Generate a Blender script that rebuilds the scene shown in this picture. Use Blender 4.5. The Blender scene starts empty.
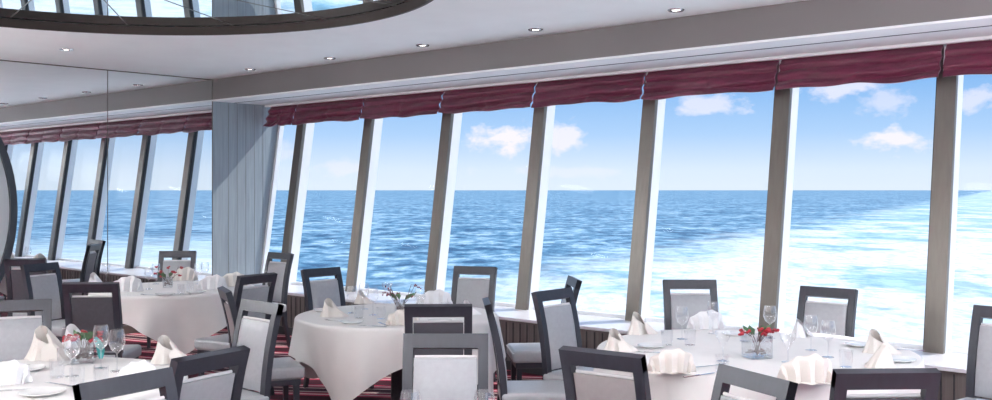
import bpy, bmesh, math, random
from math import sin, cos, pi, radians, atan2, sqrt
random.seed(7)
COL = bpy.context.scene.collection
# ------------------------------------------------------------------ frame of reference
YAW = radians(41.9); CR, SR = cos(YAW), sin(YAW)
EYE = 1.68
WY = 7.75            # window mullion face at eye height
MX = -11.01          # mirrored end wall
CEIL = 3.065; SOF = 2.803; BY = 6.95
TH = 0.75
def L(lat, z):       # camera-relative ground coordinates -> world
    return (lat*CR - z*SR, lat*SR + z*CR)
def T(px, y, h=TH):  # a spot on a table top, read off the photograph
    z = (EYE-h)*1000.0/(y-190.0)
    return L((px-496)/1000.0*z, z)
def yaw(fl, fz):
    fx, fy = fl*CR - fz*SR, fl*SR + fz*CR
    return atan2(-fx, fy)
# ------------------------------------------------------------------ materials
def nt(name):
    m = bpy.data.materials.new(name); m.use_nodes = True
    return m, m.node_tree.nodes, m.node_tree.links
def pbr(name, col, rough=.5, metal=0, spec=.5, var=0, vscale=30, stretch=(1,1,1), bump=0, bscale=200, sheen=0, coat=0):
    m, N, K = nt(name); b = N['Principled BSDF']
    b.inputs['Base Color'].default_value = (*col, 1); b.inputs['Roughness'].default_value = rough
    b.inputs['Metallic'].default_value = metal; b.inputs['Specular IOR Level'].default_value = spec
    if sheen: b.inputs['Sheen Weight'].default_value = sheen
    if coat: b.inputs['Coat Weight'].default_value = coat; b.inputs['Coat Roughness'].default_value = .15
    tc = N.new('ShaderNodeTexCoord'); mp = N.new('ShaderNodeMapping'); mp.inputs['Scale'].default_value = stretch
    K.new(tc.outputs['Object'], mp.inputs['Vector'])
    if var:
        n = N.new('ShaderNodeTexNoise'); n.inputs['Scale'].default_value = vscale; n.inputs['Detail'].default_value = 4
        K.new(mp.outputs[0], n.inputs['Vector'])
        r = N.new('ShaderNodeValToRGB'); r.color_ramp.elements[0].position = .3; r.color_ramp.elements[1].position = .7
        r.color_ramp.elements[0].color = (*[c*(1-var) for c in col], 1); r.color_ramp.elements[1].color = (*[min(1, c*(1+var)) for c in col], 1)
        K.new(n.outputs['Fac'], r.inputs['Fac']); K.new(r.outputs[0], b.inputs['Base Color'])
    if bump:
        n = N.new('ShaderNodeTexNoise'); n.inputs['Scale'].default_value = bscale
        K.new(mp.outputs[0], n.inputs['Vector'])
        bp = N.new('ShaderNodeBump'); bp.inputs['Strength'].default_value = bump; bp.inputs['Distance'].default_value = .01
        K.new(n.outputs['Fac'], bp.inputs['Height']); K.new(bp.outputs[0], b.inputs['Normal'])
    return m
M = {}
M['ceiling'] = pbr('ceiling_paint', (.88,.92,.92), .6, var=.02, vscale=3)
M['taupe'] = pbr('bulkhead_paint', (.178,.166,.168), .5, var=.03, vscale=2)
M['soffit'] = pbr('soffit_paint', (.84,.85,.86), .5)
M['groove'] = pbr('dark_groove', (.03,.03,.035), .7)
M['panel'] = pbr('grey_wood_panel', (.27,.31,.345), .4, var=.12, vscale=6, stretch=(6,6,.35), coat=.2)
M['wains'] = pbr('taupe_wood_panel', (.13,.11,.105), .4, var=.25, vscale=6, stretch=(8,8,.3))
M['steel'] = pbr('brushed_steel', (.15,.135,.12), .32, metal=.5, var=.07, vscale=3, stretch=(14,14,.3))
M['white_metal'] = pbr('white_painted_metal', (.86,.88,.9), .35)
M['ledge'] = pbr('pale_ledge', (.74,.73,.78), .25, var=.03, vscale=6)
M['curtain'] = pbr('burgundy_satin', (.125,.013,.042), .30, sheen=.15, var=.25, vscale=12, stretch=(.6,1,4), bump=.3, bscale=60)
M['frame'] = pbr('graphite_wood', (.028,.029,.040), .38, spec=.4, var=.12, vscale=9, stretch=(5,5,.6), coat=.08)
M['silver'] = pbr('silver_grey_upholstery', (.345,.35,.375), .30, var=.05, vscale=40, bump=.1, bscale=500, sheen=.2)
M['taupeup'] = pbr('taupe_upholstery', (.30,.27,.275), .5, var=.05, vscale=40, bump=.1, bscale=500)
M['charcoal'] = pbr('charcoal_upholstery', (.055,.055,.068), .5, var=.1, vscale=40, bump=.1, bscale=500)
M['piping'] = pbr('pale_piping', (.75,.73,.74), .4)
M['cloth'] = pbr('cream_tablecloth', (.82,.80,.79), .75, var=.02, vscale=8, bump=.12, bscale=14, sheen=.1)
M['napkin'] = pbr('cream_napkin', (.74,.69,.65), .8, var=.03, vscale=20, bump=.15, bscale=300)
M['napwhite'] = pbr('white_napkin', (.84,.83,.85), .8, var=.03, vscale=20, bump=.15, bscale=300)
M['wood'] = pbr('table_wood', (.12,.08,.06), .5, var=.2, vscale=10)
M['china'] = pbr('white_china', (.86,.86,.85), .12)
M['cutlery'] = pbr('cutlery_steel', (.62,.62,.64), .16, metal=1)
M['red'] = pbr('red_petals', (.34,.006,.02), .5, var=.3, vscale=60)
M['berry'] = pbr('dark_berries', (.16,.015,.03), .3, var=.3, vscale=60)
M['leaf'] = pbr('green_leaf', (.05,.11,.05), .5, var=.3, vscale=40)
M['teal'] = pbr('teal_leaf', (.03,.22,.22), .35, var=.5, vscale=30)
M['twig'] = pbr('brown_twig', (.10,.04,.03), .6)
M['bark'] = pbr('vase_filling', (.10,.035,.03), .5, var=.5, vscale=50)
M['rimdark'] = pbr('dark_bronze_riser', (.040,.032,.029), .5, spec=.2)
M['ringdark'] = pbr('dark_rim', (.03,.035,.045), .3)
M['oval'] = pbr('pale_grey_panel', (.50,.54,.57), .35, var=.03, vscale=2)
M['backwall'] = pbr('back_wall_paint', (.42,.39,.37), .6, var=.04, vscale=2)
M['shell'] = pbr('outer_shell', (.6,.6,.62), .7)
def mirror_mat(name, col, rough):
    m, N, K = nt(name); b = N['Principled BSDF']
    b.inputs['Base Color'].default_value = (*col, 1); b.inputs['Metallic'].default_value = 1; b.inputs['Roughness'].default_value = rough
    return m
M['mirror'] = mirror_mat('wall_mirror_silver', (.90,.92,.93), 0.0)
M['cmirror'] = mirror_mat('ceiling_mirror_silver', (.88,.93,.93), .004)
def glass_mat(name, tint, base, gl=1.0, rough=.02, power=4, top=.9):
    m, N, K = nt(name); N.remove(N['Principled BSDF']); out = N['Material Output']
    t = N.new('ShaderNodeBsdfTransparent'); t.inputs[0].default_value = (*tint, 1)
    g = N.new('ShaderNodeBsdfGlossy'); g.inputs['Roughness'].default_value = rough; g.inputs['Color'].default_value = (gl,gl,gl,1)
    lw = N.new('ShaderNodeLayerWeight'); lw.inputs['Blend'].default_value = .5
    pw = N.new('ShaderNodeMath'); pw.operation = 'POWER'; pw.inputs[1].default_value = power; K.new(lw.outputs['Facing'], pw.inputs[0])
    mr = N.new('ShaderNodeMapRange'); mr.inputs[3].default_value = base; mr.inputs[4].default_value = top; K.new(pw.outputs[0], mr.inputs[0])
    mx = N.new('ShaderNodeMixShader')
    K.new(mr.outputs[0], mx.inputs[0]); K.new(t.outputs[0], mx.inputs[1]); K.new(g.outputs[0], mx.inputs[2]); K.new(mx.outputs[0], out.inputs['Surface'])
    return m
M['pane'] = glass_mat('window_glass', (.99,.995,1), .004, .6, .0, 5, .30)
M['crystal'] = glass_mat('drinking_glass', (.955,.96,.97), .10, 1.0, .03, 1.8, .85)
M['vaseglass'] = glass_mat('vase_glass', (.92,.935,.95), .12, 1.0, .02, 2, .8)
def emis(name, col, s):
    m, N, K = nt(name); b = N['Principled BSDF']; b.inputs['Base Color'].default_value = (*col,1)
    b.inputs['Emission Color'].default_value = (*col,1); b.inputs['Emission Strength'].default_value = s
    return m
M['lamp'] = emis('lit_lamp', (1,.97,.92), 9)
def carpet():
    m, N, K = nt('striped_carpet'); b = N['Principled BSDF']; b.inputs['Roughness'].default_value = .95; b.inputs['Specular IOR Level'].default_value = .1
    tc = N.new('ShaderNodeTexCoord'); mp = N.new('ShaderNodeMapping'); mp.inputs['Rotation'].default_value = (0,0,radians(62))
    K.new(tc.outputs['Object'], mp.inputs['Vector'])
    w = N.new('ShaderNodeTexWave'); w.inputs['Scale'].default_value = .42; w.inputs['Distortion'].default_value = 5.0; w.inputs['Detail'].default_value = 1.0; w.inputs['Detail Scale'].default_value = .7
    K.new(mp.outputs[0], w.inputs['Vector'])
    r = N.new('ShaderNodeValToRGB'); r.color_ramp.interpolation = 'CONSTANT'
    e = r.color_ramp.elements; e[0].position = 0; e[0].color = (.05,.012,.02,1); e[1].position = .22; e[1].color = (.42,.05,.09,1)
    for p, c in ((.42,(.62,.50,.50,1)),(.55,(.45,.08,.12,1)),(.68,(.10,.02,.04,1)),(.84,(.60,.45,.42,1)),(.92,(.05,.02,.03,1))):
        k = e.new(p); k.color = c
    K.new(w.outputs['Fac'], r.inputs['Fac']); K.new(r.outputs[0], b.inputs['Base Color'])
    return m
M['carpet'] = carpet()
# ------------------------------------------------------------------ mesh helpers
def link(name, bm, mat, parent=None, smooth=True, angle=35):
    bmesh.ops.recalc_face_normals(bm, faces=bm.faces)
    me = bpy.data.meshes.new(name); bm.to_mesh(me); bm.free()
    me.materials.append(M[mat] if isinstance(mat, str) else mat)
    if smooth:
        for p in me.polygons: p.use_smooth = True
        try: me.set_sharp_from_angle(angle=radians(angle))
        except Exception: pass
    o = bpy.data.objects.new(name, me); COL.objects.link(o)
    if parent: o.parent = parent
    return o
def empty(name, loc=(0,0,0), rz=0, **kw):
    o = bpy.data.objects.new(name, None); o.empty_display_size = .1; COL.objects.link(o)
    o.location = loc; o.rotation_euler = (0,0,rz)
    for k, v in kw.items(): o[k] = v
    return o
def tag(o, label, cat, group=None):
    o['label'] = label; o['category'] = cat
    if group: o['group'] = group
    return o
def struct(o): o['kind'] = 'structure'; return o
def box(bm, x0, x1, y0, y1, z0, z1, bev=0, seg=2):
    v = [bm.verts.new(p) for p in ((x0,y0,z0),(x1,y0,z0),(x1,y1,z0),(x0,y1,z0),(x0,y0,z1),(x1,y0,z1),(x1,y1,z1),(x0,y1,z1))]
    fs = [bm.faces.new([v[i] for i in q]) for q in ((0,3,2,1),(4,5,6,7),(0,1,5,4),(1,2,6,5),(2,3,7,6),(3,0,4,7))]
    if bev:
        es = list({e for f in fs for e in f.edges})
        bmesh.ops.bevel(bm, geom=es, offset=bev, segments=seg, profile=.5, affect='EDGES')
    return v
def newbox(*a, **k):
    bm = bmesh.new(); box(bm, *a, **k); return bm
def sweep(bm, pts, x0, x1, th):
    """box section: centre line pts (y,z), thickness th list, between x0 and x1 (scalars or lists)"""
    n = len(pts); rows = []
    for i, (y, z) in enumerate(pts):
        a = pts[max(0,i-1)]; b = pts[min(n-1,i+1)]; d = sqrt((b[0]-a[0])**2+(b[1]-a[1])**2)
        ny, nz = -(b[1]-a[1])/d, (b[0]-a[0])/d
        t = th[i]/2 if isinstance(th, (list,tuple)) else th/2
        xa = x0[i] if isinstance(x0,(list,tuple)) else x0; xb = x1[i] if isinstance(x1,(list,tuple)) else x1
        rows.append([bm.verts.new(p) for p in ((xa,y+ny*t,z+nz*t),(xb,y+ny*t,z+nz*t),(xb,y-ny*t,z-nz*t),(xa,y-ny*t,z-nz*t))])
    for a, b in zip(rows, rows[1:]):
        for k in range(4): bm.faces.new((a[k],a[(k+1)%4],b[(k+1)%4],b[k]))
    bm.faces.new(rows[0]); bm.faces.new(rows[-1][::-1])
def lathe(bm, prof, seg=20, c=(0,0,0)):
    rows = []
    for r, z in prof:
        if r < 1e-5: rows.append([bm.verts.new((c[0],c[1],c[2]+z))])
        else: rows.append([bm.verts.new((c[0]+r*cos(2*pi*i/seg), c[1]+r*sin(2*pi*i/seg), c[2]+z)) for i in range(seg)])
    for a, b in zip(rows, rows[1:]):
        for i in range(seg):
            j = (i+1) % seg
            if len(a) == 1 and len(b) == 1: continue
            if len(a) == 1: bm.faces.new((a[0],b[i],b[j]))
            elif len(b) == 1: bm.faces.new((a[i],b[0],a[j]))
            else: bm.faces.new((a[i],a[j],b[j],b[i]))
def ball(bm, c, r, s=(1,1,1), sub=1):
    g = bmesh.ops.create_icosphere(bm, subdivisions=sub, radius=r)
    for v in g['verts']:
        v.co.x = v.co.x*s[0]+c[0]; v.co.y = v.co.y*s[1]+c[1]; v.co.z = v.co.z*s[2]+c[2]
def tube(bm, pts, r, seg=6):
    from mathutils import Vector
    rows = []; P = [Vector(p) for p in pts]
    for i, p in enumerate(P):
        d = (P[min(i+1,len(P)-1)]-P[max(i-1,0)]).normalized()
        a = d.cross(Vector((0,0,1)));
        if a.length < .05: a = d.cross(Vector((1,0,0)))
        a.normalize(); b = d.cross(a)
        rr = r[i] if isinstance(r,(list,tuple)) else r
        rows.append([bm.verts.new(p+(a*cos(2*pi*k/seg)+b*sin(2*pi*k/seg))*rr) for k in range(seg)])
    for a, b in zip(rows, rows[1:]):
        for k in range(seg): bm.faces.new((a[k],a[(k+1)%seg],b[(k+1)%seg],b[k]))
    bm.faces.new(rows[0]); bm.faces.new(rows[-1])
def copy_tree(o, parent=None):
    c = o.copy(); COL.objects.link(c)
    if parent: c.parent = parent
    for ch in [x for x in list(bpy.data.objects) if x.parent == o and x is not c]: copy_tree(ch, c)
    return c

# ------------------------------------------------------------------ ROOM SHELL
X1 = 4.5; Y0 = -2.5
struct(link('floor', newbox(MX-.1, X1, Y0, 7.10, -.12, 0), 'carpet', smooth=False))
# ceiling with the round opening
CC = (-6.4, 3.0); CRAD = 2.42
def ring_sheet(z0, z1):
    bm = bmesh.new()
    for z in (z0, z1):
        out = [bm.verts.new(p) for p in ((MX-.1,Y0,z),(X1,Y0,z),(X1,BY+.08,z),(MX-.1,BY+.08,z))]
        inn = [bm.verts.new((CC[0]+CRAD*cos(2*pi*i/96), CC[1]+CRAD*sin(2*pi*i/96), z)) for i in range(96)]
        es = [bm.edges.new((out[i],out[(i+1)%4])) for i in range(4)] + [bm.edges.new((inn[i],inn[(i+1)%96])) for i in range(96)]
        bmesh.ops.triangle_fill(bm, use_beauty=True, edges=es)
    return bm
struct(link('ceiling', ring_sheet(CEIL, CEIL+.13), 'ceiling', smooth=False))
bm = bmesh.new()
lathe(bm, [(CRAD+.012,0),(CRAD-.012,0),(CRAD-.012,.075),(CRAD+.012,.075)], 128, (CC[0],CC[1],CEIL-.004))
tr = struct(link('trim_1', bm, 'rimdark'))
# mirrored disc in the recess, made of panels with fine joints
bm = bmesh.new(); lathe(bm, [(0,0),(CRAD+.02,0),(CRAD+.02,.02),(0,.02)], 96, (CC[0],CC[1],CEIL+.075))
cm = link('mirror_panel', bm, 'cmirror', tr, smooth=False)
bm = bmesh.new()
for k in range(8):
    a = radians(22.5*k+9)
    p, q = (cos(a)*(CRAD-.02), sin(a)*(CRAD-.02)), (-cos(a)*(CRAD-.02), -sin(a)*(CRAD-.02))
    z = CEIL+.0725; w = .004; nx, ny = -sin(a)*w, cos(a)*w
    v = [bm.verts.new((CC[0]+s[0]+sg*nx, CC[1]+s[1]+sg*ny, zz)) for zz in (z, z+.004) for s, sg in ((p,1),(p,-1),(q,-1),(q,1))]
    for f in ((0,1,2,3),(4,7,6,5),(0,4,5,1),(1,5,6,2),(2,6,7,3),(3,7,4,0)): bm.faces.new([v[i] for i in f])
link('joint', bm, 'steel', tr, smooth=False)
# bulkhead, soffit, groove
struct(link('trim_2', newbox(MX-.1, X1, BY, BY+.08, SOF-.0, CEIL+.1), 'taupe', smooth=False))
so = struct(link('trim_3', newbox(MX-.1, X1, BY+.002, 8.07, SOF-.012, SOF+.05), 'soffit', smooth=False))
link('groove', newbox(MX, X1, 7.255, 7.275, SOF-.0145, SOF-.008), 'groove', so, smooth=False)
struct(link('trim_4', newbox(MX, X1, BY-.012, BY-.0, SOF-.012, SOF+.006), 'white_metal', smooth=False))
# window side: low wall, ledge
def rake(z): return WY + .145*(z-EYE)
LED = .495
wb = struct(empty('wall_right'))
link('wall_panel', newbox(MX, X1, 7.04, 7.12, 0, LED-.03), 'wains', wb, smooth=False)
bm = bmesh.new()
x = MX+.06
while x < X1:
    box(bm, x, x+.01, 7.034, 7.041, .09, LED-.05); x += .085
link('groove', bm, 'groove', wb, smooth=False)
link('outer_shell', newbox(MX-.1, X1, 7.72, 7.95, -.12, LED-.03), 'shell', wb, smooth=False)
struct(link('trim_5', newbox(MX, X1, 7.0, 7.93, LED-.03, LED, bev=.006), 'ledge', smooth=False))
struct(link('baseboard_right', newbox(MX, X1, 7.024, 7.04, 0, .085), 'groove', smooth=False))
struct(link('wall_back', newbox(MX-.2, X1, Y0-.12, Y0, -.12, CEIL+.13), 'backwall', smooth=False))
# left end wall
wl = struct(empty('wall_left'))
link('wall_core', newbox(MX-.25, MX-.03, Y0, 7.6, 0, CEIL+.1), 'shell', wl, smooth=False)
bm = bmesh.new()
pv_ = [bm.verts.new(p) for xx in (MX-.03, MX) for p in ((xx,BY+.006,0),(xx,rake(LED)+.15,0),(xx,rake(LED)+.15,LED),(xx,rake(SOF)+.15,SOF-.012),(xx,BY+.006,SOF-.012))]
bm.faces.new(pv_[:5]); bm.faces.new(pv_[5:][::-1])
for i in range(5): bm.faces.new((pv_[i],pv_[(i+1)%5],pv_[5+(i+1)%5],pv_[5+i]))
link('grey_panel', bm, 'panel', wl, smooth=False)
bm = bmesh.new()
for k in range(1, 6): box(bm, MX-.001, MX+.0012, BY+.13*k+.1, BY+.13*k+.104, 0, SOF-.02)
link('groove', bm, 'steel', wl, smooth=False)
for (a, b) in ((5.585, BY-.004), (4.20, 5.575), (2.8, 4.19), (1.4, 2.79), (0, 1.39)):
    link('mirror_panel', newbox(MX-.03, MX, a, b, .1, CEIL-.012), 'mirror', wl, smooth=False)
bm = bmesh.new(); box(bm, MX-.03, MX+.004, BY-.004, BY+.006, 0, CEIL); box(bm, MX-.03, MX+.002, 0, BY, CEIL-.012, CEIL)
box(bm, MX-.03, MX-.004, 5.575, 5.585, .1, CEIL-.012); box(bm, MX-.03, MX+.012, 0, BY, 0, .1)
link('mirror_edging', bm, 'steel', wl, smooth=False)
# oval wall panel with dark rim
bm = bmesh.new(); bm2 = bmesh.new()
def oval(s, dx): return [(MX+dx, 3.54+1.0*s*cos(2*pi*i/72), 1.47+1.36*(s if s == 1 else s*1.0)*sin(2*pi*i/72)) for i in range(72)]
def loop_bridge(b, loops, cap=True):
    rs = [[b.verts.new(p) for p in lp] for lp in loops]; n = len(rs[0])
    for a, c in zip(rs, rs[1:]):
        for i in range(n): b.faces.new((a[i],a[(i+1)%n],c[(i+1)%n],c[i]))
    if cap: b.faces.new(rs[0]); b.faces.new(rs[-1])
loop_bridge(bm, [oval(1,.005), oval(1,.07), oval(.93,.07), oval(.93,.005)], cap=False)
loop_bridge(bm2, [oval(.94,.005), oval(.94,.03)])
ov = tag(empty('oval_screen', (0,0,0)), 'pale grey oval panel with a dark curved rim, against the mirrored wall at far left', 'wall panel')
link('rim', bm, 'ringdark', ov); link('face', bm2, 'oval', ov)
# mullions, panes, roman shades
def wx(px):
    xp = (px-496)/1000.; z = WY/(CR+SR*xp); return L(xp*z, z)[0]
obs = [wx(p) for p in (292,366,442,536,647,778,938)]
n = len(obs); im = (n-1)/2; xm = sum(obs)/n
pit = sum((i-im)*(v-xm) for i, v in enumerate(obs))/sum((i-im)**2 for i in range(n))
mull = [xm+(i-im)*pit for i in range(-1, n+5)]
print('MULL', [round(v,2) for v in obs], round(pit,3), [round(v,2) for v in mull])
MW = .138; MD = .135
def raked(bm, x0, x1, d0, d1, z0, z1):
    v = [bm.verts.new(p) for z in (z0,z1) for p in ((x0,rake(z)+d0,z),(x1,rake(z)+d0,z),(x1,rake(z)+d1,z),(x0,rake(z)+d1,z))]
    for f in ((0,3,2,1),(4,5,6,7),(0,1,5,4),(1,2,6,5),(2,3,7,6),(3,0,4,7)): bm.faces.new([v[i] for i in f])
k = 6
mull = [v for v in mull if MX+.3 < v < X1]
for x in mull:
    st = struct(empty('trim_%d' % k)); k += 1
    bm = bmesh.new(); raked(bm, x-MW/2, x+MW/2, -.045, 0, LED, SOF-.012); link('steel_cover', bm, 'steel', st, smooth=False)
    bm = bmesh.new(); raked(bm, x-MW/2+.012, x+MW/2-.004, 0, MD, LED, SOF-.012); link('post', bm, 'white_metal', st, smooth=False)
    bm = bmesh.new(); raked(bm, x-MW/2-.012, x-MW/2, -.025, .02, LED, SOF-.012); link('edge_strip', bm, 'groove', st, smooth=False)
    bm = bmesh.new(); raked(bm, x-.004, x+.004, -.12, -.04, 2.56, SOF-.05); link('fin', bm, 'white_metal', st, smooth=False)
struct(link('trim_20', newbox(MX, X1, WY-.02, WY+.12, SOF-.038, SOF-.012), 'soffit', smooth=False))
st = struct(empty('trim_%d' % k)); bm = bmesh.new(); raked(bm, MX+.002, MX+.045, .07, MD, LED, SOF-.012); link('post', bm, 'white_metal', st, smooth=False)
edges = [MX+.05] + mull + [X1]
for i, (a, b) in enumerate(zip(edges, edges[1:])):
    a2 = a + (MW/2 if i else 0); b2 = b - (MW/2 if i < len(edges)-2 else 0)
    wn = struct(empty('window_%d' % (i+1)))
    bm = bmesh.new(); raked(bm, a2-.01, b2+.01, MD-.03, MD-.02, LED, SOF-.012); link('pane', bm, 'pane', wn, smooth=False)
    bm = bmesh.new(); raked(bm, a2-.01, b2+.01, MD-.06, MD, LED-.001, LED+.03); link('sill_bar', bm, 'white_metal', wn, smooth=False)
# roman shades (one per bay)
def shade(a, b, seed):
    rnd = random.Random(seed); bm = bmesh.new(); nx = 40; nz = 30
    ph = [rnd.uniform(0,6.28) for _ in range(6)]
    zt, zb = SOF-.036, 2.512
    fr, bk = [], []
    for j in range(nz+1):
        v = j/nz; rf, rb = [], []
        for i in range(nx+1):
            u = i/nx
            sag = .006*sin(pi*u*2+ph[0])*v + .006*sin(pi*5*u+ph[1])*v + .010*abs(sin(pi*u*2))*v
            fold = .028*abs(sin(pi*(v*2.6+.12*sin(u*6+ph[2])*v)))*min(1, v*5) + .010*sin(v*17+u*5+ph[3])*v*(.4+abs(sin(u*9+ph[4])))
            pinch = -.02*math.exp(-((u-.5)/.02)**2)*v - .012*math.exp(-(u/.05)**2) - .012*math.exp(-((1-u)/.05)**2)
            z = zt + (zb-zt)*v - sag
            y = rake(z) - .13 - fold - .05*v - pinch
            x = a + (b-a)*u
            rf.append(bm.verts.new((x, y, z))); rb.append(bm.verts.new((x, y+.02, z)))
        fr.append(rf); bk.append(rb)
    for j in range(nz):
        for i in range(nx):
            bm.faces.new((fr[j][i],fr[j][i+1],fr[j+1][i+1],fr[j+1][i])); bm.faces.new((bk[j][i],bk[j+1][i],bk[j+1][i+1],bk[j][i+1]))
    for j in range(nz):
        bm.faces.new((fr[j][0],fr[j+1][0],bk[j+1][0],bk[j][0])); bm.faces.new((fr[j][nx],bk[j][nx],bk[j+1][nx],fr[j+1][nx]))
    for i in range(nx):
        bm.faces.new((fr[0][i],bk[0][i],bk[0][i+1],fr[0][i+1])); bm.faces.new((fr[nz][i],fr[nz][i+1],bk[nz][i+1],bk[nz][i]))
    return bm
ordn = ['narrow window against the grey end panel', 'second window from the grey end panel', 'third window from the grey end panel', 'window left of the largest clouds',
        'window with the largest cloud', 'window left of the round table on the right', 'window above the square vase of the right-hand table', 'wide window at right with the small lone cloud', 'rightmost window of the photo']
for i, (a, b) in enumerate(zip(edges, edges[1:])):
    if i > 8: break
    o = link('roman_shade', shade(a+.014 if i else a+.005, b-.014, i+3), 'curtain', angle=60)
    tag(o, 'burgundy satin shade over the ' + ordn[i], 'curtain', 'burgundy shades along the window wall')
# downlights
def downlight():
    t = empty('downlight'); bm = bmesh.new()
    lathe(bm, [(.038,.0),(.044,-.010),(.058,-.011),(.064,-.004),(.065,.0)], 28); link('ring', bm, 'cutlery', t)
    bm = bmesh.new(); lathe(bm, [(0,-.003),(.034,-.003),(.037,-.001),(0,-.001)], 20); link('lamp', bm, 'lamp', t)
    return t
dl0 = downlight(); first = True
DL = [(-9.74,6.64,'nearest the grey end panel'),(-8.30,6.64,'second from the grey end panel in the row beside the bulkhead'),(-6.90,6.64,'middle one of the row beside the bulkhead'),
      (-5.50,6.64,'fourth from the grey end panel in the row beside the bulkhead'),(-4.10,6.64,'rightmost of the row beside the bulkhead'),(-9.72,4.50,'alone between the round ceiling mirror and the mirrored wall')]
for x, y, s in DL:
    d = dl0 if first else copy_tree(dl0); first = False
    d.location = (x, y, CEIL-.0005); tag(d, 'recessed downlight ' + s, 'ceiling light', 'recessed downlights in the ceiling')
def lampat(x, y, z, e, size, ang=None, kind='AREA'):
    l = bpy.data.lights.new('downlight_or_fill', kind); l.energy = e; l.color = (.97,.98,1)
    if kind == 'AREA': l.shape = 'DISK'; l.size = size
    else: l.spot_size = radians(95); l.spot_blend = .8; l.shadow_soft_size = size
    o = bpy.data.objects.new('downlight_or_fill', l); COL.objects.link(o); o.location = (x,y,z); return o  # serves the real downlights and the added fill lights
for x, y, s in DL: lampat(x, y, CEIL-.03, 14, .05, kind='SPOT')
FILL = 9; POW = 7; UP = 300  # energies of the added fill lights: ceiling, point, upward
for x in (-9.5,-6.4,-3.6,-.8,2.2):
    for y in (-1.5, 1.0, 3.4):
        if (x-CC[0])**2+(y-CC[1])**2 < CRAD**2*.95: continue
        lampat(x, y, CEIL-.05, FILL, .5)  # added unseen lights below the ceiling, to brighten the room

for x, y in ((-1.0,-1.2),(2.6,.6),(-4.6,-1.6),(-8.2,-1.2)):
    o = lampat(x, y, 1.9, POW, .3, kind='SPOT'); o.data.type = 'POINT'; o.data.shadow_soft_size = .5; o.name = 'added_point_fill'  # added point lights out of view, to lift the indoor brightness
for x, y in ((-10.2,.4),(-5.2,-1.2),(-.8,-1.8),(1.6,4.6),(3.6,1.2)):     # added upward lights out of view, only to brighten the ceiling
    o = lampat(x, y, 1.85, UP, .5); o.rotation_euler = (pi,0,0); o.name = 'added_up_fill'
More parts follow.
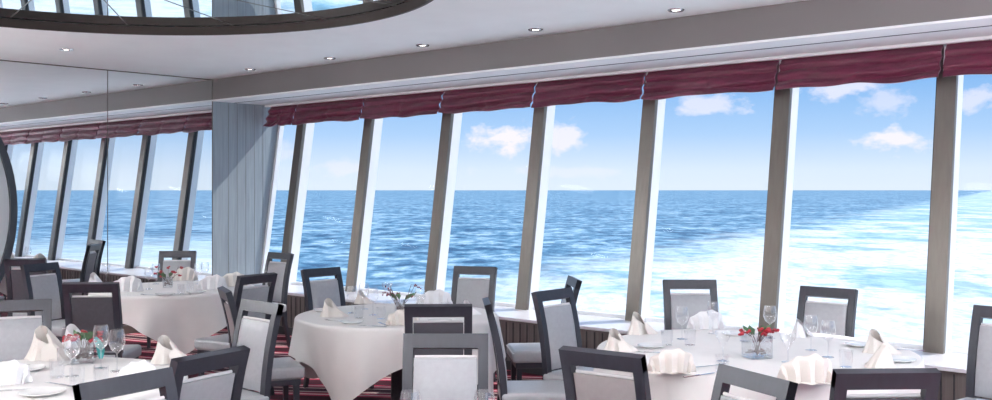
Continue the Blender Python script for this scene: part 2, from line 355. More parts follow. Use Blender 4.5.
# ------------------------------------------------------------------ SEA + SKY
H = 15.0
def sea_mat():
    m, N, K = nt('sea_water'); b = N['Principled BSDF']
    tc = N.new('ShaderNodeTexCoord')
    def noise(scale, detail, rough=.6, st=(1,1,1)):
        mp = N.new('ShaderNodeMapping'); mp.inputs['Scale'].default_value = st; K.new(tc.outputs['Object'], mp.inputs['Vector'])
        n = N.new('ShaderNodeTexNoise'); n.inputs['Scale'].default_value = scale; n.inputs['Detail'].default_value = detail; n.inputs['Roughness'].default_value = rough
        K.new(mp.outputs[0], n.inputs['Vector']); return n.outputs['Fac']
    def math_(op, a, b_=None, clamp=False):
        n = N.new('ShaderNodeMath'); n.operation = op; n.use_clamp = clamp
        for i, v in enumerate((a, b_)):
            if v is None: continue
            if isinstance(v, (int,float)): n.inputs[i].default_value = v
            else: K.new(v, n.inputs[i])
        return n.outputs[0]
    def mr(v, a, b_, c=0, d=1):
        n = N.new('ShaderNodeMapRange'); n.interpolation_type = 'SMOOTHSTEP'
        K.new(v, n.inputs[0]); n.inputs[1].default_value = a; n.inputs[2].default_value = b_; n.inputs[3].default_value = c; n.inputs[4].default_value = d
        return n.outputs[0]
    sx = N.new('ShaderNodeSeparateXYZ'); K.new(tc.outputs['Object'], sx.inputs[0])
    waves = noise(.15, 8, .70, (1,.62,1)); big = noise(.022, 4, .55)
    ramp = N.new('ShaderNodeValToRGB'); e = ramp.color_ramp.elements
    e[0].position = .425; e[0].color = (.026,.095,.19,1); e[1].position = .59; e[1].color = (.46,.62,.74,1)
    k = e.new(.50); k.color = (.11,.27,.41,1)  # dark to pale blues put the shading of wave facets into the colour
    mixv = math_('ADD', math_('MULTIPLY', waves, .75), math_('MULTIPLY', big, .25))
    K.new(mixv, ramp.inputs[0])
    # wake: everything right of a straight line running out from the ship
    s = math_('SUBTRACT', sx.outputs[0], math_('MULTIPLY', math_('SUBTRACT', sx.outputs[1], 150*H/14), .5))
    s = math_('ADD', s, math_('MULTIPLY', math_('SUBTRACT', noise(.03, 4), .5), 60))
    dens = math_('MULTIPLY', mr(s, -26, 30), mr(s, 260, 480, 1, 0))
    patch = noise(.035, 6, .62, (1,.6,1)); fine = noise(.22, 6, .7)
    pv = math_('ADD', math_('MULTIPLY', patch, .7), math_('MULTIPLY', fine, .3))
    th = mr(sx.outputs[1], 190, 520, .435, .51)
    foam = mr(math_('SUBTRACT', pv, th), -.04, .07)
    foam = math_('MULTIPLY', foam, dens)
    hazef = mr(s, 40, 160, 0, .7)
    foam = math_('MULTIPLY', math_('MAXIMUM', foam, hazef), mr(s, 260, 480, 1, 0))
    foam = math_('MULTIPLY', foam, mr(noise(.42, 7, .75, (1,.4,1)), .38, .55, .5, 1))
    # turquoise churned water inside the wake
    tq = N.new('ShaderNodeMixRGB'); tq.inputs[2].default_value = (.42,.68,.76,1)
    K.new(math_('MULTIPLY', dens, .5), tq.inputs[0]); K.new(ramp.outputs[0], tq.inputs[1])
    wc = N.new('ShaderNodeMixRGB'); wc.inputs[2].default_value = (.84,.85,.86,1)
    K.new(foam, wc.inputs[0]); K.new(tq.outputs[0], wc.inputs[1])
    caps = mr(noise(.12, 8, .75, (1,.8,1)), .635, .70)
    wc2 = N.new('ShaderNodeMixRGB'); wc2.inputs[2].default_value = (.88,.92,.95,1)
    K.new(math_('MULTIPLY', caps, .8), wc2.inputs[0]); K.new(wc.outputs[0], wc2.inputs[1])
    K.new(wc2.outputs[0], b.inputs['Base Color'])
    b.inputs['Roughness'].default_value = .6; b.inputs['Specular IOR Level'].default_value = .15
    bp = N.new('ShaderNodeBump'); bp.inputs['Strength'].default_value = .5; bp.inputs['Distance'].default_value = 1.0
    K.new(waves, bp.inputs['Height']); K.new(bp.outputs[0], b.inputs['Normal'])
    return m
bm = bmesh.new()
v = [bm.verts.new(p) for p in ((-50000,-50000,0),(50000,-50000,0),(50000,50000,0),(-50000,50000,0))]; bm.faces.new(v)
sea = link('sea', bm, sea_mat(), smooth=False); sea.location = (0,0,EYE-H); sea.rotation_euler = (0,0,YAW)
sea['kind'] = 'stuff'; sea['label'] = 'blue rippled sea with a broad white foaming wake at right, out to the horizon'; sea['category'] = 'sea'

w = bpy.data.worlds.new('sky'); bpy.context.scene.world = w; w.use_nodes = True
N = w.node_tree.nodes; K = w.node_tree.links; bg = N['Background']
tc = N.new('ShaderNodeTexCoord'); sp = N.new('ShaderNodeSeparateXYZ'); K.new(tc.outputs['Generated'], sp.inputs[0])
ramp = N.new('ShaderNodeValToRGB'); K.new(sp.outputs['Z'], ramp.inputs[0])
e = ramp.color_ramp.elements
e[0].position = 0; e[0].color = (.64,.72,.82,1); e[1].position = 1; e[1].color = (.30,.48,.80,1)
for p, c in ((.02,(.60,.70,.83,1)),(.055,(.37,.55,.80,1)),(.11,(.19,.40,.73,1)),(.20,(.26,.44,.72,1)),(.5,(.42,.56,.78,1))):
    k = e.new(p); k.color = c
# a few small clouds at fixed directions, broken up by noise
nz = N.new('ShaderNodeTexNoise'); nz.inputs['Scale'].default_value = 34; nz.inputs['Detail'].default_value = 6; nz.inputs['Roughness'].default_value = .6
mp = N.new('ShaderNodeMapping'); mp.inputs['Scale'].default_value = (1,1,1.7); K.new(tc.outputs['Generated'], mp.inputs[0]); K.new(mp.outputs[0], nz.inputs['Vector'])
from mathutils import Vector
prev = None
def wm(op, a, b_=None, clamp=False):
    n = N.new('ShaderNodeMath'); n.operation = op; n.use_clamp = clamp
    for i, v in enumerate((a, b_)):
        if v is None: continue
        if isinstance(v,(int,float)): n.inputs[i].default_value = v
        else: K.new(v, n.inputs[i])
    return n.outputs[0]
for px, py, rw, rh, op in ((505,138,34,16,1.0),(562,138,22,20,.85),(896,140,30,13,.95),(835,88,48,12,.7),(885,98,26,20,.5),(712,104,36,14,.65),(282,152,26,12,.35),(345,166,30,9,.4),(980,98,26,12,.6),(120,160,20,14,.4),(560,172,70,7,.3)):
    xr, zr = (px-496)/1000., (190-py)/1000.
    fx, fy = xr*CR-SR, xr*SR+CR; d = Vector((fx,fy,zr)).normalized()
    # squared distance with vertical squash
    s1 = N.new('ShaderNodeVectorMath'); s1.operation = 'SUBTRACT'; K.new(tc.outputs['Generated'], s1.inputs[0]); s1.inputs[1].default_value = d
    s2 = N.new('ShaderNodeVectorMath'); s2.operation = 'MULTIPLY'; K.new(s1.outputs[0], s2.inputs[0]); s2.inputs[1].default_value = (1000./rw,1000./rw,1000./rh)
    s3 = N.new('ShaderNodeVectorMath'); s3.operation = 'LENGTH'; K.new(s2.outputs[0], s3.inputs[0])
    f = wm('SUBTRACT', 1.0, s3.outputs['Value']); f = wm('ADD', f, wm('MULTIPLY', wm('SUBTRACT', nz.outputs['Fac'], .5), 3.2))
    f = wm('MULTIPLY', f, 1.6, clamp=True); f = wm('MULTIPLY', f, op)
    near = wm('LESS_THAN', s3.outputs['Value'], 2.2); f = wm('MULTIPLY', f, near)
    prev = f if prev is None else wm('MAXIMUM', prev, f)
mx = N.new('ShaderNodeMixRGB'); mx.inputs[2].default_value = (.80,.77,.86,1); K.new(prev, mx.inputs[0]); K.new(ramp.outputs[0], mx.inputs[1])
K.new(mx.outputs[0], bg.inputs[0]); bg.inputs[1].default_value = 1.0
sun = bpy.data.lights.new('sun', 'SUN'); sun.energy = 3.6; sun.angle = radians(.6); sun.color = (1,.965,.91)
so_ = bpy.data.objects.new('sun', sun); COL.objects.link(so_)
so_.rotation_euler = Vector((-.42,-1,-1.05)).to_track_quat('-Z','Y').to_euler()

# ------------------------------------------------------------------ CHAIRS
BK = [(-.175,.40),(-.178,.50),(-.190,.62),(-.212,.76),(-.245,.90),(-.275,1.0)]   # rake of the back
def bky(z):
    for (y0,z0),(y1,z1) in zip(BK, BK[1:]):
        if z <= z1: return y0+(y1-y0)*(z-z0)/(z1-z0)
    return BK[-1][0]
def make_chair(back):
    t = empty('dining_chair'); W = .20
    # back frame: stiles + top rail (+ low rail)
    bm = bmesh.new()
    zs = [.40+.6*i/14 for i in range(15)]
    for s in (-1, 1):
        xs = sorted((s*W, s*(W-.048)))
        sweep(bm, [(bky(z), z) for z in zs], xs[0], xs[1], .040)
    sweep(bm, [(bky(z)+.0, z) for z in (.935,.955,.98,1.0)], -W, W, .0402)
    sweep(bm, [(bky(z)+.0, z) for z in (.42,.46,.475)], -W+.01, W-.01, .030)
    link('back_frame', bm, 'frame', t)
    # padded back: front silver, rear upholstery
    zs2 = [.49+(.893-.49)*i/12 for i in range(13)]
    def pad(off, th, puff):
        bm = bmesh.new(); rows = []
        nx = 10; w = W-.052
        for j, z in enumerate(zs2):
            v = j/12; r0, r1 = [], []
            for i in range(nx+1):
                u = i/nx*2-1; p = puff*(max(0,1-u**6))**.5*(max(0,1-(2*v-1)**8))**.5
                r0.append(bm.verts.new((u*w, bky(z)+off, z))); r1.append(bm.verts.new((u*w, bky(z)+off+th+(p if th > 0 else -p), z)))
            rows.append((r0, r1))
        for (a0,a1),(b0,b1) in zip(rows, rows[1:]):
            for i in range(nx): bm.faces.new((a0[i],a0[i+1],b0[i+1],b0[i])); bm.faces.new((a1[i],b1[i],b1[i+1],a1[i+1]))
            bm.faces.new((a0[0],b0[0],b1[0],a1[0])); bm.faces.new((a0[nx],a1[nx],b1[nx],b0[nx]))
        for (a0,a1) in (rows[0], rows[-1]):
            for i in range(nx): bm.faces.new((a0[i],a1[i],a1[i+1],a0[i+1]))
        return bm
    link('backrest', pad(.0, .018, .014), 'silver', t)
    link('back_cover', pad(-.001, -.012, .003), back, t)
    bm = bmesh.new()
    zt = .899; yt = bky(.893)
    tube(bm, [(-W+.056, yt+.006, zt), (0, yt+.006, zt+.001), (W-.056, yt+.006, zt)], .0075, 8)
    link('piping', bm, 'piping', t)
    # seat
    bm = bmesh.new(); box(bm, -.214, .214, -.195, .235, .385, .475, bev=.026, seg=4)
    for v in bm.verts:
        if v.co.z > .44: v.co.z += .012*(1-(v.co.x/.23)**2)*(1-((v.co.y-.02)/.23)**2)
        v.co.x *= 1+.05*(v.co.y+.195)/.43-.02
    st = link('seat', bm, 'silver', t, angle=60)
    bm = bmesh.new()
    ringp = [(x, y, .458) for x, y in ((-.210,.222),(-.202,.233),(.202,.233),(.210,.222))]
    tube(bm, ringp, .005, 6)
    link('piping', bm, 'piping', st)
    bm = bmesh.new(); box(bm, -.20,.20,-.175,.21,.345,.388, bev=.004); link('seat_frame', bm, 'frame', t, smooth=False)
    for s in (-1, 1):
        bm = bmesh.new(); xs = (s*.185, s*.180, s*.178)
        sweep(bm, [(.185,.0),(.183,.2),(.18,.346)], [x-.015 if True else 0 for x in xs], [x+.015+.004*i for i, x in enumerate(xs)], [.028,.034,.040]); link('leg', bm, 'frame', t, smooth=False)
        bm = bmesh.new(); xs = [s*(W-.024)]*5
        sweep(bm, [(-.255,.0),(-.225,.12),(-.195,.25),(-.180,.35),(-.175,.4)], [x-.017 for x in xs], [x+.017 for x in xs], [.028,.032,.036,.04,.04]); link('leg', bm, 'frame', t, smooth=False)
    return t
protos = {}
def chair(lat, z, fl, fz, label, back='taupeup', group=None):
    n = sqrt(fl*fl+fz*fz); fl /= n; fz /= n
    if back not in protos: protos[back] = c = make_chair(back)
    else: c = copy_tree(protos[back])
    x, y = L(lat+.275*fl, z+.275*fz); c.location = (x,y,0); c.rotation_euler = (0,0,yaw(fl,fz))
    tag(c, label, 'chair', group or 'dining chairs'); return c
chair(-2.95,6.15,.35,-.94,'chair cut off by the left edge of the photo, silvery front behind the bottom-left table')
chair(-4.64,9.85,-.05,1,'dark-backed chair beside the oval rim, half hidden behind the white-fronted chair','charcoal')
chair(-4.20,9.2,.92,-.39,'white-fronted chair turned sideways between the oval rim and the dark-backed chair')
chair(-2.96,7.30,-.05,1,'chair with dark charcoal back in front of the rear table','charcoal')
chair(-3.53,11.1,.05,-1,'dark-framed chair on the far side of the rear table, left of the grey end panel')
chair(-2.32,10.8,-.65,-.76,'chair by the window just right of the grey end panel, turned towards the rear table')
chair(-1.86,6.84,.92,.40,'chair seen almost edge-on left of the middle table, its long seat pointing right')
chair(-1.18,4.16,-.86,.51,'chair with pale bluish back, the right one of two slanting at the bottom left','silver')
chair(-1.36,3.66,.84,-.54,'nearest chair at bottom left, cut by the lower edge, front-left of its slanting twin')
chair(-1.42,6.08,-.69,-.73,'dark-framed chair turned to the bottom-left table, its taupe-looking front facing the camera')
chair(-1.91,8.02,-.84,.54,'chair with pale bluish back between the rear and middle tables, turned to the rear one','silver')
chair(-1.52,8.66,.74,-.67,'chair with a triangle of sun on its pale front, left of the middle table')
chair(-.18,8.85,-.35,-.94,'chair by the window on the far side of the middle table, pale front visible')
chair(-.236,4.72,0,-1,'large chair at bottom centre, square to the camera, with taupe-looking padded front')
chair(-.34,5.90,-.04,1,'chair with charcoal back behind the large centre chair, facing the middle table','charcoal')
chair(-.06,6.12,1,.05,'chair seen edge-on right of the large centre chair, its curved dark side post showing')
chair(.61,7.72,-.99,-.1,'half-hidden chair at the window, its pale seat pointing left behind the blue-white chair')
chair(.38,6.80,.75,-.66,'blue-white fronted chair standing left of the right-hand table, before the low panelled wall')
chair(.44,4.20,.60,.80,'large dark-framed chair in front of the left rim of the right-hand table')
chair(.97,3.72,-.9,-.42,'dark-framed chair with top rail slanting down to the right, below the square vase')
chair(1.47,3.76,-.05,1,'dark-framed chair at bottom right, square to the camera, below the twin napkin cones','charcoal')
chair(1.46,7.55,0,-1,'chair on the window side of the right-hand table, left of its vase')
chair(2.31,6.94,-.66,-.75,'chair on the window side of the right-hand table, right of its vase')
chair(2.95,5.74,-.78,-.63,'chair cut off by the right edge of the photo, pale front, beside the ledge')

# ------------------------------------------------------------------ TABLES
def table(lat, z, R, drop, rot, where, seed, cl=None):
    x, y = L(lat, z)
    t = tag(empty('round_table', (x,y,0)), 'round pedestal dining table ' + where + ', hidden under its cloth', 'table', 'round dining tables')
    bm = bmesh.new(); lathe(bm, [(0,.71),(R-.02,.71),(R-.012,.715),(R-.012,.738),(R-.02,.742),(0,.742)], 48); link('tabletop', bm, 'wood', t)
    bm = bmesh.new(); lathe(bm, [(0,.04),(.05,.05),(.045,.5),(.07,.66),(.12,.71),(0,.71)], 20); link('pedestal', bm, 'frame', t)
    bm = bmesh.new(); lathe(bm, [(0,0),(.30,0),(.30,.012),(.10,.04),(0,.045)], 32); link('base', bm, 'frame', t)
    rnd = random.Random(seed); ph = [rnd.uniform(0,6.28) for _ in range(4)]
    nA = 160; bm = bmesh.new(); a0 = R+drop
    prof = [.0,.3,.6,.85,.94]   # fractions of R (flat)
    rows = []
    c = bm.verts.new((0,0,.7465))
    for f in prof:
        rows.append([bm.verts.new((R*f*cos(2*pi*i/nA), R*f*sin(2*pi*i/nA), .7465)) for i in range(nA)] if f else None)
    rows = rows[1:]
    steps = [0,.012,.03,.06,.1,.2,.35,.5,.65,.8,.92,1.0]
    for sidx, f in enumerate(steps):
        r = []
        for i in range(nA):
            th = 2*pi*i/nA; q = th-rot
            Lr = a0/((abs(cos(q))**7+abs(sin(q))**7)**(1/7.0)) - R
            Lr = min(Lr, .71)
            s = Lr*f; rr = .022
            if f == 0: rad, zz = R-.004, .7465
            elif s < rr*1.57: a = s/rr; rad, zz = R-.004+rr*sin(a), .7465-rr*(1-cos(a))
            else: rad, zz = R+rr-.004, .7465-rr-(s-rr*1.57)
            g = max(0, min(1, (.7465-zz-.01)/.3))
            corner = (Lr-drop)/.3
            wv = (.5+.5*sin(9*th+ph[0]+1.4*sin(2*th+ph[1])))**1.3; wv2 = .5+.5*sin(23*th+ph[2])
            rad += g*(.105*wv+.012*wv2) + g*g*max(0,corner)*.01 - .05*g
            r.append(bm.verts.new((rad*cos(th), rad*sin(th), max(.03, zz))))
        rows.append(r)
    for i in range(nA): bm.faces.new((c, rows[0][i], rows[0][(i+1)%nA]))
    for A, B in zip(rows, rows[1:]):
        for i in range(nA): bm.faces.new((A[i],B[i],B[(i+1)%nA],A[(i+1)%nA]))
    cl_ = link('tablecloth', bm, 'cloth', angle=80); cl_.location = (x,y,0)
    tag(cl_, 'cream tablecloth falling in folds over the round table ' + where, 'tablecloth', 'cream tablecloths')
table(1.51,5.85,.90,.20,radians(10),'at right beside the white wake',1)
table(-.74,7.50,.74,.27,radians(62),'in the middle of the room',2)
RT = (-3.06,9.52)
table(RT[0],RT[1],.74,.26,radians(20),'at the back by the mirrored wall',3)
table(-2.27,4.87,.72,.25,radians(35),'at the bottom left corner',4)
table(-.20,2.88,.82,.25,radians(0),'nearest the camera at the bottom edge',5)

# ------------------------------------------------------------------ TABLEWARE
TZ = TH-.0028   # top of the cloth
def mk_wine(h=.20, r=.040, kind=0):
    bm = bmesh.new()
    if kind == 0: p = [(0,.003),(.032,.003),(.033,.001),(.033,0),(.030,.0035),(.006,.007),(.0035,.02),(.0035,h*.42),(.008,h*.45),(r*.72,h*.53),(r*.98,h*.66),(r,h*.74),(r*.92,h*.88),(r*.80,h)]
    elif kind == 1: p = [(0,.003),(.034,.003),(.035,0),(.030,.004),(.006,.008),(.0035,.02),(.0035,h*.45),(.006,h*.48),(r*.45,h*.62),(r*.85,h*.82),(r,h)]
    else: p = [(0,.004),(r*.82,.004),(r*.86,0),(r*.9,.006),(r*.98,h*.5),(r,h)]
    lathe(bm, p, 24); return bm
GL = {}
def glass(px, y, kind, label, h=None):
    names = ('wine_glass','flared_glass','tumbler')
    key = (kind, h)
    if key not in GL:
        hh = h or (.205,.17,.09)[kind]
        t = empty(names[kind]); o = link(('goblet','goblet','cup')[kind], mk_wine(hh, (.041,.045,.036)[kind], kind), 'crystal', t)
        GL[key] = t
    else: t = copy_tree(GL[key])
    X, Y = T(px, y); t.location = (X,Y,TZ+.0006); tag(t, label, 'glass', 'glassware on the dining tables'); return t
def nap_fan(wd=.25, ht=.12, dp=.10, pleats=5):
    bm = bmesh.new(); rows = []; n = pleats*6; m = 10
    for i in range(n+1):
        th = pi*i/n; row = []; saw = abs(((i/6.0) % 1)*2-1)        # folded ridges
        for j in range(m+1):
            q = (j/m*2-1); e = sqrt(max(0,1-q*q))
            rr = 1+.09*saw*(1-abs(q))
            x = wd/2*cos(th)*(1-.18*q*q)*rr; z = ht*sin(th)**.8*(e**.8)*rr*(1+.12*sin(1.7*th+.9))
            y = dp/2*q*(.45+.55*sin(th)) + .034*(saw-.5)*(1 if q < 0 else -1)*(abs(q)**.5)
            row.append(bm.verts.new((x,y,max(0,z))))
        rows.append(row)
    for a, b in zip(rows, rows[1:]):
        for j in range(m): bm.faces.new((a[j],b[j],b[j+1],a[j+1]))
    # turned-out skirt of the napkin lying on the cloth
    sk = [[bm.verts.new((wd*.62*k2*cos(pi*i/10)*.9, -dp*.35-.035*k2*(1+sin(3*i)), .0015+.010*(1-k2)*sin(pi*i/10))) for i in range(11)] for k2 in (.55,1.0)]
    for i in range(10): bm.faces.new((sk[0][i],sk[1][i],sk[1][i+1],sk[0][i+1]))
    return bm
def nap_cone(ht=.135, r=.075):
    """a napkin rolled to a standing point: a spiral wrap with an open front fold"""
    bm = bmesh.new(); n = 34; m = 9; rows = []
    for k in range(m+1):
        f = k/m; row = []
        for i in range(n+1):
            t = i/n; th = -1.2 + t*2*pi*1.28
            top = ht*(.62+.38*cos((t-.30)*4.2)) if t < 1 else ht*.5
            z = top*f
            rad = r*(1-.80*(z/ht)**.9)*(1-.16*t+.10*sin(5*th))*(1+.06*sin(11*th)*(1-f))+.002
            row.append(bm.verts.new((rad*cos(th)*1.15-.022*(z/ht)**2*1.2, rad*.85*sin(th), max(0,z))))
        rows.append(row)
    for a, b in zip(rows, rows[1:]):
        for i in range(n): bm.faces.new((a[i],a[i+1],b[i+1],b[i]))
    p = [bm.verts.new(q) for q in ((.02,-.045,.075),(.125,-.055,.001),(.075,-.10,.001),(-.01,-.085,.002),(-.015,-.06,.05))]
    bm.faces.new((p[0],p[1],p[2])); bm.faces.new((p[0],p[2],p[3],p[4]))
    return bm
NP = {}
def napkin(px, y, kind, label, rz=0, sc=1.0, mat='napkin'):
    key = (kind, mat)
    if key not in NP:
        o = link('napkin', nap_fan() if kind == 'fan' else nap_cone(), mat, angle=25); NP[key] = o
    else: o = NP[key].copy(); COL.objects.link(o)
    X, Y = T(px, y); o.location = (X,Y,TZ+.0006); o.rotation_euler = (0,0,YAW+rz); o.scale = (sc,sc,sc)
    tag(o, label, 'napkin', 'folded napkins'); return o
PL = {}
def plate(px, y, label, r=.085):
    if r not in PL:
        bm = bmesh.new(); lathe(bm, [(0,.003),(r*.6,.003),(r*.62,.0),(r*.66,.0),(r*.7,.004),(r,.014),(r,.0165),(r*.68,.008),(0,.006)], 32); o = link('plate', bm, 'china'); PL[r] = o
    else: o = PL[r].copy(); COL.objects.link(o)
    X, Y = T(px, y); o.location = (X,Y,TZ+.0006); tag(o, label, 'plate', 'side plates'); return o
CU = {}
def cutlery(kind, px, y, ang, label, dz=0):
    if kind not in CU:
        t = empty(kind); bm = bmesh.new()
        if kind == 'fork':
            sweep(bm, [(-.10,.004),(-.03,.003),(.03,.004)], [-.006,-.0035,-.003], [.006,.0035,.003], .002); link('handle', bm, 'cutlery', t)
            bm = bmesh.new(); sweep(bm, [(.03,.004),(.045,.0035),(.06,.0035)], [-.003,-.011,-.012], [.003,.011,.012], .0018)
            for q in range(4): a = -.012+q*.0067; sweep(bm, [(.06,.0035),(.085,.005),(.10,.0075)], a, a+.0036, .0016)
            link('head', bm, 'cutlery', t)
        elif kind == 'knife':
            sweep(bm, [(-.11,.003),(-.05,.003),(.0,.003)], [-.0075,-.006,-.0055], [.0075,.006,.0055], .005); link('handle', bm, 'cutlery', t)
            bm = bmesh.new(); sweep(bm, [(.0,.0025),(.05,.0025),(.09,.0025),(.11,.0025)], [-.005,-.009,-.009,-.008], [.005,.008,.004,-.006], .0018); link('blade', bm, 'cutlery', t)
        else:
            sweep(bm, [(-.09,.004),(-.03,.003),(.03,.004)], [-.006,-.0035,-.003], [.006,.0035,.003], .002); link('handle', bm, 'cutlery', t)
            bm = bmesh.new(); ball(bm, (0,.055,.0045), .02, (1,1.5,.16), 2); link('bowl', bm, 'cutlery', t)
        CU[kind] = t
    else: t = copy_tree(CU[kind])
    X, Y = T(px, y); t.location = (X,Y,TZ+.0006+dz); t.rotation_euler = (0,0,YAW+ang); tag(t, label, 'cutlery', 'cutlery on the tables'); return t
def vase(px, y, label, seed, flower='red', w=.052, teal=False, spread=.09, nb=9, tall=.10, h=.095):
    rnd = random.Random(seed); t = empty('flower_vase'); X, Y = T(px, y); t.location = (X,Y,TZ+.0006); t.rotation_euler = (0,0,YAW+.25)
    tag(t, label, 'vase', 'table centrepieces')
    bm = bmesh.new()
    box(bm, -w,w,-w,w,0,.012)
    for a in (((-w,-w+.004,-w,w)),((w-.004,w,-w,w)),((-w,w,-w,-w+.004)),((-w,w,w-.004,w))): box(bm, *a, .012, h)
    link('glass_cube', bm, 'vaseglass', t, smooth=False)
    bm = bmesh.new()
    for _ in range(22): ball(bm, (rnd.uniform(-w*.72,w*.72), rnd.uniform(-w*.72,w*.72), .0225+rnd.uniform(0,.02)), .009, (1,1,.7), 1)
    link('filling', bm, 'bark', t)
    bm = bmesh.new(); bf = bmesh.new()
    for i in range(nb):
        a = rnd.uniform(0,6.28); d = rnd.uniform(.35,1)*spread; zz = h+rnd.uniform(.0,tall)*(.4+.6*rnd.random())
        ex, ey = cos(a)*d*1.2, sin(a)*d*.7
        tube(bm, [(rnd.uniform(-.02,.02),rnd.uniform(-.02,.02),.03),(ex*.4,ey*.4,h*.95),(ex*.75,ey*.75,zz+.008),(ex,ey,zz)], .0018, 5)
        if flower == 'red':
            for q in range(5):
                b = q*1.256; ball(bf, (ex+cos(b)*.009,ey+sin(b)*.009,zz+rnd.uniform(-.008,.008)), .0095, (1.1,1.1,.85), 1)
        else:
            for q in range(3): ball(bf, (ex+rnd.uniform(-.015,.015),ey+rnd.uniform(-.015,.015),zz+rnd.uniform(-.012,.012)), .0065, (1,1,1), 1)
        if i % 3 == 0:
            lf = bmesh.new(); v = [lf.verts.new(p) for p in ((ex*.3,ey*.3,h),(ex*.6+.02,ey*.6,h+.03),(ex*.9,ey*.9,h+.055),(ex*.6-.02,ey*.6+.01,h+.035))]; lf.faces.new(v)
            v2 = [lf.verts.new((u.co.x,u.co.y,u.co.z-.0015)) for u in v]; lf.faces.new(v2[::-1])
            for q in range(4): lf.faces.new((v[q],v[(q+1)%4],v2[(q+1)%4],v2[q]))
            link('leaf', lf, 'leaf', t)
    link('stem', bm, 'twig', t); link('blossom' if flower == 'red' else 'berries', bf, 'red' if flower == 'red' else 'berry', t)
    if teal:
        bm = bmesh.new(); n = 9
        A = [bm.verts.new((.056+.03*i/n, -.058, .012+.13*(1-i/n))) for i in range(n)]
        B = [bm.verts.new((.066+.035*i/n+.028*sin(pi*(i+.6)/n), -.052, .010+.135*(1-i/n)-.0)) for i in range(n)]
        C_ = [bm.verts.new((v.co.x, v.co.y-.002, v.co.z)) for v in A]; D_ = [bm.verts.new((v.co.x, v.co.y-.002, v.co.z)) for v in B]
        for i in range(n-1):
            bm.faces.new((A[i],A[i+1],B[i+1],B[i])); bm.faces.new((C_[i],D_[i],D_[i+1],C_[i+1])); bm.faces.new((A[i],C_[i],C_[i+1],A[i+1])); bm.faces.new((B[i],B[i+1],D_[i+1],D_[i]))
        link('teal_leaf', bm, 'teal', t)
    return t
# right-hand table
R_ = 'on the right-hand table'
napkin(617,350,'cone','cream napkin cone nearest the left rim of the right-hand table',.2,.95)
napkin(638,333,'cone','cream napkin cone before the window post, second from the left '+R_,.8,1.05)
napkin(671,371,'fan','wide pleated napkin fan at the near left of the right-hand table',-.1,.95)
napkin(706,328,'fan','white pleated napkin fan before the blue-sea chair '+R_,.1,1.0,'napwhite')
napkin(806,381,'fan','largest pleated napkin fan, below the flared glass at the near rim '+R_,.0,1.08)
napkin(799,336,'cone','slim sunlit napkin cone right behind the vase '+R_,1.2,.85,'napwhite')
napkin(877,352,'cone','further of two cream napkin cones at the right rim '+R_,.2,1.0)
napkin(882,368,'cone','nearer of two cream napkin cones at the right rim '+R_,2.4,.95)
glass(682,339,0,'tall wine glass left of the white napkin fan '+R_)
glass(667,345,2,'low tumbler left of the tall wine glass '+R_)
glass(690,345,2,'low tumbler right beside the foot of the left wine glass '+R_)
glass(713,333,0,'wine glass standing in front of the white napkin fan '+R_,)
glass(723,361,1,'flared stem glass left of the square vase '+R_,.165)
glass(722,372,2,'low tumbler below the flared glass left of the vase '+R_)
glass(770,338,0,'wine glass against the window post behind the vase '+R_)
glass(788,362,1,'flared stem glass right of the square vase '+R_,.155)
glass(811,350,0,'wine glass before the white-wake chair, the left one of two '+R_)
glass(828,357,0,'wine glass before the white-wake chair, the right one of two '+R_)
glass(846,367,2,'low tumbler right of the two wine glasses '+R_)
glass(745,341,2,'low tumbler behind the left corner of the square vase '+R_)
vase(757,357,'square glass vase with red blossoms '+R_,5,'red',w=.062,spread=.10,nb=13,tall=.05,h=.125)
plate(652,347,'white side plate between the two napkin cones '+R_)
plate(900,361,'white side plate at the right rim '+R_)
plate(860,346,'white side plate before the white-wake chair '+R_)
plate(735,335,'white side plate behind the vase '+R_)
cutlery('fork',632,347,.9,'fork beside the left napkin cones '+R_)
cutlery('knife',644,352,1.2,'knife beside the left napkin cones '+R_,)
cutlery('knife',700,375,-1.0,'knife right of the near-left napkin fan '+R_)
cutlery('fork',710,366,-1.1,'fork between the near-left napkin fan and the tumbler '+R_)
cutlery('fork',906,350,1.3,'fork beyond the twin napkin cones '+R_)
cutlery('knife',842,379,-1.3,'knife at the near rim right of the largest napkin fan '+R_)
cutlery('knife',905,370,1.3,'knife at the near right rim '+R_)
# middle table
M_ = 'on the middle table'
napkin(331,316,'cone','upright cream napkin cone at the left rim '+M_,.4,1.0)
napkin(403,324,'fan','pinkish folded napkin fan at the near rim '+M_,.2,.9)
napkin(434,307,'fan','large white napkin fan at the far right '+M_,0,1.15,'napwhite')
napkin(468,314,'cone','small napkin cone at the right rim '+M_,.5,.8,'napwhite')
napkin(362,303,'cone','napkin cone at the far rim behind the glasses '+M_,.5,.8)
for i, (px, y, k, s) in enumerate(((352,313,0,'leftmost wine glass'),(364,309,0,'second wine glass from the left'),(373,315,0,'wine glass nearest the vase'),(359,318,2,'low tumbler under the wine glasses'),(381,319,2,'low tumbler left of the pinkish napkin'),
      (387,303,1,'flared stem glass behind the vase'),(420,316,0,'wine glass before the white napkin fan'),(446,314,2,'low tumbler at the right'))): glass(px, y, k, s+' '+M_)
vase(400,312,'glass vase with dark berries and leaves '+M_,8,'berry',w=.035,spread=.13,nb=12,tall=.12)
plate(352,323,'white side plate at the near left '+M_); plate(324,311,'white side plate behind the upright napkin cone '+M_); plate(440,322,'white side plate behind the charcoal-backed chair '+M_)
cutlery('fork',336,321,1.0,'fork below the upright napkin cone '+M_); cutlery('knife',372,326,1.2,'knife at the near rim '+M_); cutlery('knife',383,324,.4,'knife left of the pinkish napkin '+M_)
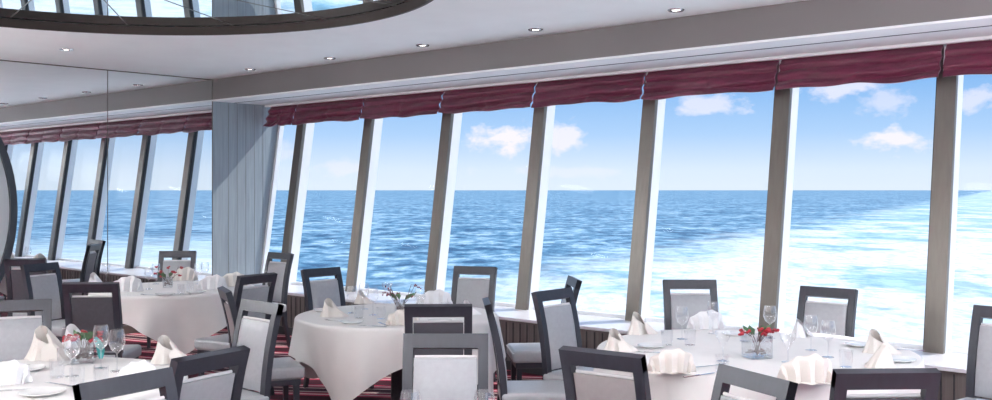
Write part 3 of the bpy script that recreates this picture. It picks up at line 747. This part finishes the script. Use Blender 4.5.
# rear table
B_ = 'on the rear table'
napkin(127,291,'fan','grey-shaded napkin fan at the left '+B_,0,1.15,'napwhite')
napkin(212,289,'fan','pale blue-shaded napkin fan at the right '+B_,0,1.1,'napwhite')
napkin(232,286,'fan','cream sunlit napkin fan at the right rim '+B_,.4,1.1)
napkin(184,280,'fan','cream napkin fan before the far chair '+B_,0,1.1)
napkin(95,286,'cone','small napkin cone at the left rim '+B_,0,1.0,'napwhite')
for px, y, k, s in ((149,289,0,'left wine glass of the pair beside the vase'),(156,284,0,'right wine glass of the pair beside the vase'),(198,284,0,'wine glass right of the vase'),(205,282,0,'wine glass before the grey end panel'),(181,294,2,'low tumbler below the vase'),(190,291,2,'low tumbler right of the vase'),(106,284,0,'wine glass at the left end')): glass(px, y, k, s+' '+B_)
vase(168,287,'small glass vase with crimson flowers '+B_,11,'red',spread=.11,nb=10,tall=.13,w=.045)
plate(165,295,'white side plate at the near rim '+B_); plate(196,293,'white side plate near the blue-shaded napkin '+B_)
cutlery('knife',180,294,1.3,'knife at the near rim '+B_); cutlery('fork',150,295,1.2,'fork left of the near plate '+B_)
# bottom-left table
F_ = 'on the bottom-left table'
napkin(47,358,'cone','large cream napkin cone before the cut-off chair '+F_,.3,1.35)
napkin(6,383,'fan','napkin fan cut by the left edge of the photo '+F_,.2,.9,'napwhite')
napkin(168,362,'cone','cream napkin cone at the far right rim '+F_,.6,1.1)
napkin(138,384,'fan','crumpled white napkin fan behind the nearest chair rail '+F_,-.4,.95,'napwhite')
napkin(75,346,'cone','white napkin cone behind the red flowers '+F_,.6,1.0,'napwhite')
glass(101,368,0,'tall wine glass left of its pair '+F_,.225)
glass(117,371,0,'tall wine glass right of its pair '+F_,.215)
glass(57,377,2,'low tumbler in front of the large napkin '+F_,)
glass(72,376,0,'wine glass in front of the red flowers '+F_)
glass(77,386,2,'low tumbler nearest the fork '+F_)
glass(101,384,2,'low tumbler left of the crumpled napkin '+F_)
glass(64,364,2,'low tumbler at the foot of the large napkin '+F_)
vase(84,362,'square glass vase with bright red flowers and a teal leaf '+F_,14,'red',w=.056,spread=.085,nb=14,tall=.07,teal=True,h=.12)
plate(42,394,'white side plate at the near left '+F_,.1); plate(28,370,'white side plate before the cut-off chair '+F_); plate(152,372,'white side plate by the far right napkin '+F_)
cutlery('fork',92,389,.35,'fork lying near the lower edge '+F_); cutlery('knife',12,390,-1.2,'knife at the left edge of the photo '+F_); cutlery('knife',60,388,1.0,'knife across the near plate '+F_, .017); cutlery('fork',14,364,1.3,'fork beside the cut-off chair '+F_); cutlery('knife',152,365,-1.3,'knife before the far right napkin '+F_)
# near table below the frame: only glass rims and a napkin tip show
N_ = 'at the bottom edge of the photo'
def near(o, lat, z): X, Y = L(lat, z); o.location.x = X; o.location.y = Y
near(glass(412,420,0,'wine glass rim before the large centre chair, at the bottom edge'), -.31, 3.62)
near(glass(486,420,0,'wine glass rim below the edge-on chair, at the bottom edge'), -.042, 3.62)
near(napkin(430,420,'cone','white napkin tip between two wine glass rims '+N_,.5,1.12,'napwhite'), -.235, 3.50)

# ------------------------------------------------------------------ CAMERA
cam = bpy.data.cameras.new('camera'); cam.sensor_width = 36; cam.lens = 36*1000/992.
cam.shift_y = -10/992.; cam.clip_end = 100000; cam.clip_start = .05
co = bpy.data.objects.new('camera', cam); COL.objects.link(co); co.location = (0,0,EYE); co.rotation_euler = (radians(90),0,YAW)
sc = bpy.context.scene; sc.camera = co
sc.view_settings.view_transform = 'Standard'; sc.view_settings.look = 'None'; sc.view_settings.gamma = 1; sc.view_settings.use_curve_mapping = False
sc.view_settings.exposure = .33
sc.cycles.max_bounces = 10; sc.cycles.transparent_max_bounces = 24; sc.cycles.glossy_bounces = 6
sc.cycles.caustics_reflective = False
